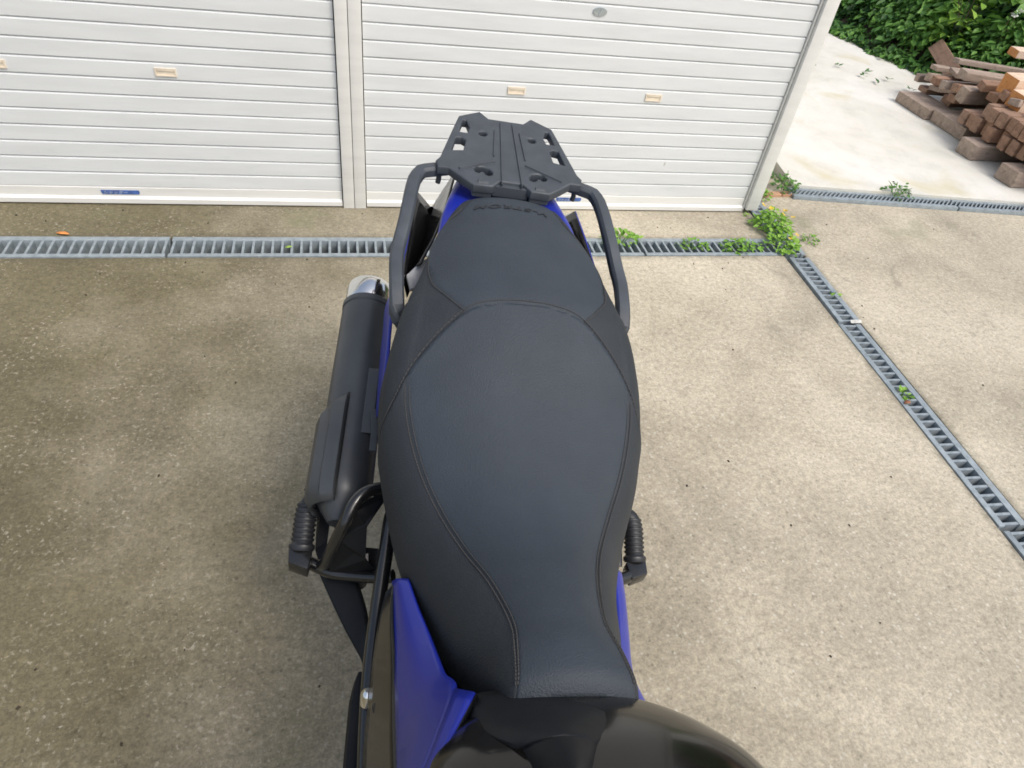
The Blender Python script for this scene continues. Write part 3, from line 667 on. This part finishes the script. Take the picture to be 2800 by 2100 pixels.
# ribs and raised pads on the rack
def strip(x0,y0,x1,y1,wd,h,name='rib',z=0,mat=None):
    a=Vector((x0,y0,zr(y0)+.0035+z)); b=Vector((x1,y1,zr(y1)+.0035+z))
    V,F=sweepVF([a,b],[(-wd/2,-.003),(wd/2,-.003),(wd/2*.5,h),(-wd/2*.5,h)]); return mk(name,V,F,mat or MPL,rack)
for sg in (1,-1):
    q=[R6(905,420),R6(890,800)]; strip(q[0].x*sg*1.0,q[0].y,q[1].x*sg,q[1].y,.0028,.0015)
    strip(.012*sg,.832,.019*sg,.632,.003,.0018)
    strip(.030*sg,.70,.098*sg,.664,.006,.002)
    strip(.045*sg,.634,.063*sg,.634,.012,.0015,'pad'); 
for x0,x1,y0,d in ((-.072,-.036,.627,0),(.036,.072,.627,0),(-.034,.034,.634,0)):
    V=[(x0,y0,zr(y0)-.024),(x1,y0,zr(y0)-.024),(x1,y0,zr(y0)-.002),(x0,y0,zr(y0)-.002),(x0,y0+.02,zr(y0)-.024),(x1,y0+.02,zr(y0)-.024),(x1,y0+.02,zr(y0)-.002),(x0,y0+.02,zr(y0)-.002)]
    mk('front_wall',V,[(0,1,2,3),(4,7,6,5),(0,4,5,1),(3,2,6,7),(0,3,7,4),(1,5,6,2)],MPL,rack,bevel=.002)
for P in (tri,quad): pass
mk('underside_core',[(x*.62,y,zr(y)-.020-d) for d in (0,.03) for x,y in [(-.07,.64),(.07,.64),(.08,.81),(-.08,.81)]],[(0,1,2,3),(4,7,6,5),(0,4,5,1),(1,5,6,2),(2,6,7,3),(3,7,4,0)],MBM,rack)
# --- grab rails
for sg in (1,-1):
    pts=[(1262,446,.915),(1225,448,.918),(1180,452,.92),(1150,455,.918),(1134,478,.912),(1124,520,.902),(1108,600,.880),(1090,665,.856),(1084,700,.850),(1085,770,.836),(1086,830,.818),(1096,862,.800),(1110,885,.78),(1135,905,.75)]
    P=[B(*q) for q in pts]; P=[Vector((p.x*sg*-1 if sg>0 else p.x,p.y,p.z-.004)) for p in P]
    path=[]
    for a,b in zip(P,P[1:]): path+= [a,a.lerp(b,.5)]
    path.append(P[-1]); path=[(path[max(i-1,0)]+path[i]*4+path[min(i+1,len(path)-1)])/6 for i in range(len(path))]
    prof=[(-.011,-.014),(-.0125,-.001),(-.0085,.005),(.0085,.005),(.0125,-.001),(.011,-.014)]
    V,F=sweepVF(path,prof); o=mk('grab_rail',V,F,MPL,bike,bevel=.001,smooth=14)
    h=B(1200,470,.905); hx=h.x*(-1 if sg>0 else 1)
    tube('hook',[(hx,h.y,.905),(hx+.001,h.y-.002,.892),(hx,h.y-.002,.884)],.005,MPL,o,n=6,seg=10,up=Vector((0,1,0)))
# --- tail
def L(pts): return [B(*q) for q in pts]
cz=lambda y:.872
edge=L([(1262,500,.885),(1243,500,.88),(1225,545,.872),(1200,610,.866),(1185,660,.858)])
# blue tail cover: full width
cr=[(.90,.035,.882),(.80,.07,.885),(.72,.092,.882),(.66,.108,.876),(.60,.122,.871),(.54,.130,.864),(.48,.138,.856),(.42,.146,.848)]
sheet('tail_cover',[[(-h,y,z-.006) for y,h,z in cr],[(-h*.86,y,z+.004) for y,h,z in cr],[(0,y,z+.012) for y,h,z in cr],[(h*.86,y,z+.004) for y,h,z in cr],[(h,y,z-.006) for y,h,z in cr]],MBL,bike,n=20,m=16,thick=.004)
for sg in (-1,1):
    k=lambda P:[Vector((p[0]*sg*-1 if sg>0 else p[0],p[1],p[2])) for p in P]
    inner=L([(1246,470,.872),(1222,560,.862),(1192,640,.852),(1166,690,.842),(1150,722,.835)])
    mid=L([(1236,485,.850),(1210,575,.840),(1180,655,.830),(1155,700,.822),(1138,730,.815)])
    outer=L([(1139,524,.822),(1128,590,.815),(1116,660,.808),(1108,715,.803),(1104,756,.80)])
    deep=[a.lerp(b,.5)-Vector((0,0,.055)) for a,b in zip(mid,outer)]
    sheet('tail_side_panel',[k(inner),k(mid),k(deep),k(outer)],MGB,bike,n=14,m=9,thick=.004,linear=True)
    # rear facing facet with the pale reflection
    r0=L([(1246,470,.872),(1236,485,.850)]); f=[inner[0],mid[0],deep[0],outer[0]]
    sheet('tail_end_panel',[k(f),k([p+Vector((0,.05,-.035)) for p in f])],MGB,bike,n=8,m=4,thick=.004,linear=True)
    up_=L([(1139,522,.822),(1128,588,.816),(1117,658,.808),(1106,720,.80),(1094,780,.785),(1078,830,.765),(1068,900,.74),(1063,965,.72),(1050,1060,.685),(1041,1140,.655)])
    lo_=L([(1134,540,.806),(1120,600,.79),(1104,665,.775),(1092,730,.76),(1078,790,.74),(1056,838,.71),(1050,900,.68),(1043,965,.65),(1036,1060,.62),(1032,1140,.60)])
    sheet('side_cover_panel',[k(up_),k([a.lerp(b,.6)+Vector((-.003,0,0)) for a,b in zip(up_,lo_)]),k(lo_)],MBL,bike,n=26,m=6,thick=.004)
    g=L([(1150,716,.822),(1112,752,.812),(1122,790,.80),(1160,780,.80),(1180,700,.83)])
    V=k(g); V=V+[v-Vector((0,0,.006)) for v in V]; mk('tail_trim',V,[(0,1,2,3,4),(9,8,7,6,5)]+[(i,(i+1)%5,5+(i+1)%5,5+i) for i in range(5)],MGP,bike)
# dark body under the seat
st=[(-.25,.05,.60,.80),(-.15,.085,.45,.69),(-.05,.115,.42,.63),(.06,.135,.42,.62),(.17,.150,.44,.66),(.26,.155,.50,.71),(.36,.15,.56,.79),(.45,.14,.62,.83),(.60,.12,.70,.85),(.75,.08,.78,.86),(.86,.03,.82,.87)]
V=[];F=[]
for y,h,z0,z1 in st:
    V+=[(-h,y,z1-.03),(-h*.8,y,z1-.008),(h*.8,y,z1-.008),(h,y,z1-.03),(h,y,z0+.05),(h*.6,y,z0),(-h*.6,y,z0),(-h,y,z0+.05)]
for i in range(len(st)-1):
    for j in range(8): F.append((i*8+j,i*8+(j+1)%8,(i+1)*8+(j+1)%8,(i+1)*8+j))
F+=[tuple(range(8)),tuple(range(len(V)-8,len(V)))]
mk('subframe_cover',V,F,MBM,bike,smooth=30)
# --- muffler (picture left)
m0=B(1006,846,.60); m1=B(968,1121,.54); ax=(m0-m1).normalized(); mc=m0-ax*.40
RM=.051
def cyl(name,a,b,prof,mat,parent,n=40,smooth=30):
    """prof: list of (t along a-b in metres, radius)"""
    d=(b-a).normalized(); s=d.cross(Vector((0,0,1))).normalized(); u=s.cross(d); V=[];F=[]
    for t,r in prof:
        for i in range(n):
            q=2*math.pi*i/n; V.append(a+d*t+s*r*math.cos(q)+u*r*math.sin(q))
    for i in range(len(prof)-1):
        for j in range(n): F.append((i*n+j,i*n+(j+1)%n,(i+1)*n+(j+1)%n,(i+1)*n+j))
    F+=[tuple(range(n)),tuple(range(len(V)-n,len(V)))]
    return mk(name,V,F,mat,parent,smooth=smooth)
mu=cyl('muffler',mc,m0,[(-.075,.018),(-.06,RM-.022),(-.035,RM-.006),(-.02,RM),(0,RM),(.384,RM),(.386,RM-.0015),(.389,RM-.0015),(.391,RM+.001),(.402,RM+.001),(.405,RM-.004)],MMU,bike)
cyl('end_cap',m0,m0+ax,[(.004,RM-.004),(.006,RM-.003),(.046,RM-.003),(.054,RM-.005),(.059,RM-.010),(.060,.026),(.05,.022)],MCH,mu)
tube('exhaust_pipe',[mc-ax*.03,mc-ax*.05+Vector((.005,0,-.02)),mc-ax*.06+Vector((.02,0,-.08)),mc-ax*.07+Vector((.05,0,-.15))],.018,MBM,mu,n=14)
# heat shield: angular shell round the front half
s=ax.cross(Vector((0,0,1))).normalized()   # points to picture right or left
if s.x>0: s=-s
u=Vector((0,0,1))-ax*ax.z; u.normalize()
def ring(t,angs,rs): return [mc+ax*t+s*(r*math.sin(a))+u*(r*math.cos(a)) for a,r in zip(angs,rs)]
ang=[math.radians(a) for a in (135,110,85,60,38,34,12,8)]
rr=[.056,.060,.064,.064,.062,.0655,.0655,.054]
rows=[]
for t,k,a0 in ((.160,0,.86),(.150,.6,.93),(.130,1,.98),(.08,1,1),(.02,1,1),(-.02,1,.97),(-.04,.8,.95),(-.055,.0,.9)):
    rows.append(ring(t-(.035 if False else 0),ang,[ (RM+.002)+(r-RM-.002)*k for r in rr]))
# slanted rear end: outer angles stop earlier
for i,r in enumerate(rows[:3]):
    for j in range(len(r)): r[j]-=ax*max(0,(math.degrees(ang[j])-20))*.0005*(3-i)/3*1.6
n=len(ang); V=[p for r in rows for p in r]; F=[(i*n+j,i*n+j+1,(i+1)*n+j+1,(i+1)*n+j) for i in range(len(rows)-1) for j in range(n-1)]
hsd=mk('heat_shield',V,F,MMU,mu,smooth=25); md=hsd.modifiers.new('t','SOLIDIFY'); md.thickness=.003
# bracket strip and bolt on the muffler
P=[mc+ax*t+u*(RM*.86+.004)-s*.030 for t in (.22,.08)]; V,F=sweepVF(P,[(-.010,-.002),(.010,-.002),(.010,.0015),(-.010,.0015)]); mk('mounting_strap',V,F,MMU,mu,bevel=.001)
bb=B(1020,1132,.60); 
cyl('bolt',bb-Vector((0,0,.015)),bb,[(0,.011),(.012,.011),(.0125,.008),(.018,.007)],MSA,mu,n=6)
P=[bb+Vector((0,.02,-.01)),bb+Vector((.005,-.02,-.014)),bb+Vector((.004,-.07,-.02))]; V,F=sweepVF(P,[(-.006,-.002),(.006,-.002),(.006,.002),(-.006,.002)]); mk('hanger',V,F,MMU,mu,bevel=.001)
# --- passenger footrests and hangers
for sg in (-1,1):
    pb=Vector((.324*sg,.165,.425)) if sg<0 else Vector((.292,.163,.42)); 
    pt=pb+Vector((-.002*sg,.072,.045)) ; d=(pt-pb).normalized()
    side=Vector((-sg,0,0))
    prof=[(0,.017),(.004,.0195),(.010,.0195),(.013,.016)]
    t=.016
    while t<.078: prof+=[(t,.0152),(t+.0025,.0172),(t+.0055,.0172),(t+.007,.0152)]; t+=.0085
    prof+=[(t,.015),(t+.008,.013),(t+.014,.009),(t+.016,.003)]
    e=empty('passenger_footrest'); e.parent=bike
    # sweep with bend toward the bike at the tip
    V=[];F=[];nn=18; s1=d.cross(Vector((0,0,1))).normalized(); u1=s1.cross(d)
    for tt,r in prof:
        c=pb+d*tt+side*(max(0,tt-.055)**2*5)
        for i in range(nn):
            q=2*math.pi*i/nn; V.append(c+s1*r*1.15*math.cos(q)+u1*r*.95*math.sin(q))
    for i in range(len(prof)-1):
        for j in range(nn): F.append((i*nn+j,i*nn+(j+1)%nn,(i+1)*nn+(j+1)%nn,(i+1)*nn+j))
    F+=[tuple(range(nn)),tuple(range(len(V)-nn,len(V)))]
    mk('rubber_grip',V,F,MRB,e,smooth=40)
    V,F=boxVF(-.022,.020,-.032,.004,-.016,.012); 
    V=[(x*(.8 if y<0 else 1),y+(.006*x/.02*sg),z) for x,y,z in V]
    o=mk('clevis',V,F,MSA,e,bevel=.003,smooth=40); o.location=pb-d*.004
    bo=cyl('pivot_pin',pb+Vector((sg*.006,-.016,.008)),pb+Vector((sg*.006,-.016,.018)),[(0,.007),(.006,.007),(.0075,.005)],MGP,e,n=14)
    if sg<0:
        hz=.46
        P=L([(1075,1330,.58),(1040,1335,.58),(1000,1346,.58),(968,1378,.572),(943,1430,.55),(913,1490,.50),(893,1535,.45),(880,1545,.43)])
        tube('hanger_tube',P,.0105,MSA,e,n=30)
        P=L([(830,1530,.405),(900,1562,.405),(960,1572,.41),(1040,1578,.43),(1075,1575,.44)]); tube('hanger_tube',P,.0115,MSA,e,n=20)
        a=[B(*q) for q in [(885,1545,.425),(905,1475,.43),(930,1490,.43),(1035,1500,.44),(1035,1560,.42)]]; V=a+[v-Vector((0,0,.005)) for v in a]
        mk('gusset_plate',V,[(0,1,2,3,4),(9,8,7,6,5)]+[(i,(i+1)%5,5+(i+1)%5,5+i) for i in range(5)],MSA,e)
        a=[B(*q) for q in [(868,1380,.43),(885,1345,.45),(905,1400,.44),(895,1480,.425),(875,1545,.42),(862,1500,.42)]]; V=a+[v-Vector((0,0,.006)) for v in a]
        mk('heel_plate',V,[tuple(range(6)),tuple(range(11,5,-1))]+[(i,(i+1)%6,6+(i+1)%6,6+i) for i in range(6)],MBM,e)
        a=[B(*q) for q in [(970,1388,.57),(1030,1345,.58),(1062,1345,.57),(1024,1400,.555),(1004,1430,.54),(1000,1520,.48),(1030,1560,.43),(900,1553,.43),(925,1470,.51)]]; V=[v-Vector((0,0,.006)) for v in a]+[v-Vector((0,0,.012)) for v in a]
        mk('bracket_plate',V,[tuple(range(9)),tuple(range(17,8,-1))]+[(i,(i+1)%9,9+(i+1)%9,9+i) for i in range(9)],MBM,e)
        for q in [(902,1510,.45),(1027,1487,.46),(1020,1508,.455)]:
            b_=B(*q); cyl('bolt',b_,b_+Vector((0,0,.01)),[(0,.0055),(.005,.0055),(.0065,.003)],MBO,e,n=12)
    else:
        P=[(.285,.14,.415),(.24,.12,.43),(.16,.12,.47)]; tube('hanger_tube',P,.012,MSA,e,n=10)
        P=[(.262,.235,.455),(.258,.19,.44),(.255,.15,.425)]; tube('hanger_tube',P,.007,MSA,e,n=8)
# exhaust mid pipe seen under the hanger
P=L([(962,1425,.44),(960,1480,.42),(965,1540,.39),(975,1600,.35)]); tube('exhaust_mid_pipe',P,.019,MMU,bike,n=14)
cyl('clamp',P[1],P[2],[(0,.023),(.012,.023)],MBO,bike,n=24)
# frame rail, heel guard, lever, bolts
P=L([(1085,1370,.56),(1068,1420,.54),(1058,1490,.52),(1046,1570,.50),(1030,1680,.48),(1018,1780,.475),(1010,1870,.47),(1004,1980,.465),(1000,2120,.46),(1000,2350,.46)]); tube('frame_rail',P,.012,MSA,bike,n=40)
P=L([(1092,1330,.50),(1068,1420,.48),(1052,1500,.46),(1040,1560,.45),(1032,1590,.44)]); tube('brake_hose',P,.004,MSA,bike,n=20,seg=8)
sheet('heel_guard',[L([(868,1555,.36),(905,1640,.355),(950,1730,.35),(992,1800,.345),(1000,1830,.34)]),L([(975,1580,.375),(1000,1660,.37),(1012,1740,.365),(1018,1800,.36),(1015,1835,.355)])],MBM,bike,n=12,m=6,thick=.01)
sheet('frame_cover',[L([(1060,1620,.55),(1040,1700,.53),(1025,1800,.52),(1015,1900,.51),(1003,2000,.50),(996,2110,.5),(990,2330,.5)]),L([(1078,1600,.60),(1076,1700,.60),(1082,1800,.61),(1084,1900,.62),(1086,2000,.64),(1090,2110,.66),(1098,2330,.7)])],MGB,bike,n=20,m=6,thick=.006)
lv=L([(985,1838,.41),(984,1870,.41),(977,1950,.405),(970,2030,.40),(964,2110,.40),(958,2250,.40)]); sc=[.25+.75*min(1,i/8) for i in range(25)]
V,F=sweepVF(crom(lv,24),[(-.013,-.008),(-.016,.004),(-.004,.009),(.010,.006),(.014,-.006)],scale=sc); mk('brake_lever_cover',V,F,MBM,bike,smooth=35)
bs=B(1021,1905,.50); cyl('frame_bolt',bs-Vector((.008,0,.02)),bs+Vector((-.008,.008,.012)),[(0,.010),(.018,.010),(.023,.008),(.027,.004)],MCH,bike,n=20)
bs=B(1055,1935,.545); cyl('rubber_boot',bs-Vector((0,0,.02)),bs+Vector((.0,.01,.012)),[(0,.014),(.012,.018),(.024,.012),(.028,.006)],MRB,bike,n=16)
bs=B(1072,1965,.56); cyl('rubber_boot',bs-Vector((0,0,.02)),bs+Vector((.0,.0,.012)),[(0,.012),(.012,.016),(.024,.014),(.028,.006)],MRB,bike,n=16)
# --- front shroud (both sides)
for sg in (-1,1):
    k=lambda P:[Vector((p[0] if sg<0 else -p[0],p[1],p[2])) for p in P]
    if sg<0:
        lo_=L([(1075,1590,.590),(1076,1680,.590),(1079,1780,.60),(1083,1880,.62),(1086,1990,.65),(1089,2110,.68),(1096,2300,.72)])
        up_=L([(1119,1585,.635),(1142,1655,.655),(1178,1742,.685),(1216,1838,.735),(1246,1886,.785),(1166,2100,.84),(1080,2300,.88)])
    else:
        lo_=[mir(p) for p in L([(1697,1594,.59),(1705,1650,.60),(1711,1710,.61),(1716,1770,.63),(1722,1840,.66),(1738,1900,.70),(1790,2000,.72)])]
        up_=[Vector((min(p.x+.030,-.02),p.y-.004,p.z+.05)) for p in lo_]
    mid=[a.lerp(b,.55)+Vector((-.006,0,.004)) for a,b in zip(lo_,up_)]
    if sg>0: lo_,up_,mid=[[Vector(p) for p in q] for q in (lo_,up_,mid)]
    sheet('front_shroud',[k(lo_),k(mid),k(up_)],MBL,bike,n=36,m=10,thick=.004,smooth=25)
    if sg<0:
        e0=L([(1246,1886,.790),(1206,1990,.822),(1166,2100,.852),(1110,2240,.88)]); e1=L([(1300,1897,.812),(1250,1992,.838),(1196,2100,.866),(1120,2240,.89)])
    else:
        continue
    sheet('shroud_edge_facet',[k(e0),k(e1)],MBL,bike,n=10,m=3,thick=.004)
    if sg<0: sheet('shroud_inner_panel',[k(e1),k([p+Vector((.018,.0,-.05)) for p in e1])],MGB,bike,n=10,m=3,thick=.003)
# --- tank
tk=[(-.225,.045,.70,.790),(-.245,.074,.68,.815),(-.272,.112,.67,.850),(-.30,.137,.66,.878),(-.335,.156,.66,.905),(-.40,.168,.66,.940),(-.48,.185,.66,.975),(-.58,.185,.68,.99),(-.70,.14,.72,.985),(-.80,.06,.78,.95)]
V=[];F=[];nn=40
tkp=crom([(h,y,z1) for y,h,z0,z1 in tk],46); tkz=crom([(z0,y,0) for y,h,z0,z1 in tk],46)
for p,q in zip(tkp,tkz):
    for i in range(nn):
        a=math.pi*(i/(nn-1)); c=math.cos(a); sn=math.sin(a)
        x=p.x*math.copysign(abs(c)**.75,c); z=(p.z-.075)+.075*sn**.62 if sn>0 else p.z-.075
        if i in (0,nn-1): z=q.x; x=p.x*.8*(1 if c>0 else -1)
        V.append((x,p.y,z))
for i in range(46):
    for j in range(nn-1): F.append((i*nn+j,i*nn+j+1,(i+1)*nn+j+1,(i+1)*nn+j))
F+=[tuple(range(nn)),tuple(range(46*nn,47*nn))]
mk('fuel_tank',V,F,MTK,bike,smooth=50)
# centre cover between tank and seat
lf=L([(1290,1900,.790),(1322,1990,.868),(1400,2030,.900),(1432,2042,.905),(1492,2100,.935),(1530,2200,.97)]); rt=L([(1680,1902,.790),(1678,1955,.865),(1650,2015,.898),(1640,2040,.905),(1622,2100,.935),(1600,2200,.97)])
sheet('tank_centre_cover',[[p+Vector((-.004,0,-.03)) for p in lf],[p+Vector((.006,0,.0)) for p in lf],[a.lerp(b,.5)+Vector((0,0,.014)) for a,b in zip(lf,rt)],[p+Vector((-.006,0,.0)) for p in rt],[p+Vector((.004,0,-.03)) for p in rt]],MBM,bike,n=24,m=14,thick=.004)
# --- wheels, fork, handlebar, stand (mostly out of view)
def wheel(y,r,wd,name):
    e=empty(name,(0,y,r)); e.parent=bike
    V=[];F=[];na,nb=48,12
    for i in range(na):
        a=2*math.pi*i/na
        for j in range(nb):
            b=2*math.pi*j/nb; rr=r-wd*.45+wd*.45*math.cos(b); V.append((wd/2*math.sin(b),rr*math.cos(a),rr*math.sin(a)))
    for i in range(na):
        for j in range(nb): F.append((i*nb+j,i*nb+(j+1)%nb,((i+1)%na)*nb+(j+1)%nb,((i+1)%na)*nb+j))
    mk('tyre',V,F,MTY,e,smooth=True)
    L_=[sweepVF([Vector((0,math.cos(a)*.03,math.sin(a)*.03)),Vector((0,math.cos(a)*(r-wd*.8),math.sin(a)*(r-wd*.8)))],circ(.014,8),up=Vector((1,0,0))) for a in [k*math.pi/5 for k in range(10)]]
    L_.append(sweepVF([Vector((-.05,0,0)),Vector((.05,0,0))],circ(.04,16)))
    v,f=joinVF(L_); mk('rim',v,f,MBL,e,smooth=40)
wheel(.46,.30,.14,'rear_wheel'); wheel(-.97,.30,.10,'front_wheel')
for sg in (-1,1):
    tube('fork_leg',[(.09*sg,-.97,.30),(.09*sg,-.70,.98)],.024,MSA,bike,n=2)
    tube('swingarm',[(.10*sg,.46,.30),(.09*sg,-.06,.38)],.024,MSA,bike,n=2)
    tube('grip',[(.28*sg,-.62,1.04),(.40*sg,-.58,1.03)],.016,MRB,bike,n=2)
tube('handlebar',[(-.30,-.61,1.04),(-.15,-.68,1.03),(0,-.70,1.0),(.15,-.68,1.03),(.30,-.61,1.04)],.011,MSA,bike,n=24)
box('engine_block',-.15,.15,-.42,.0,.22,.56,MSA,bike,bevel=.03)
tube('side_stand',[(.12,-.05,.28),(.20,-.10,.12),(.235,-.13,.02)],.011,MSA,bike,n=8)
V=[];F=[]
wsh=sheet('headlight_cowl',[[(-.16,-.62,.98),(-.13,-.80,.92),(0,-.92,.90),(.13,-.80,.92),(.16,-.62,.98)],[(-.13,-.66,1.10),(-.10,-.80,1.10),(0,-.88,1.10),(.10,-.80,1.10),(.13,-.66,1.10)]],MBM,bike,n=14,m=4,thick=.006)
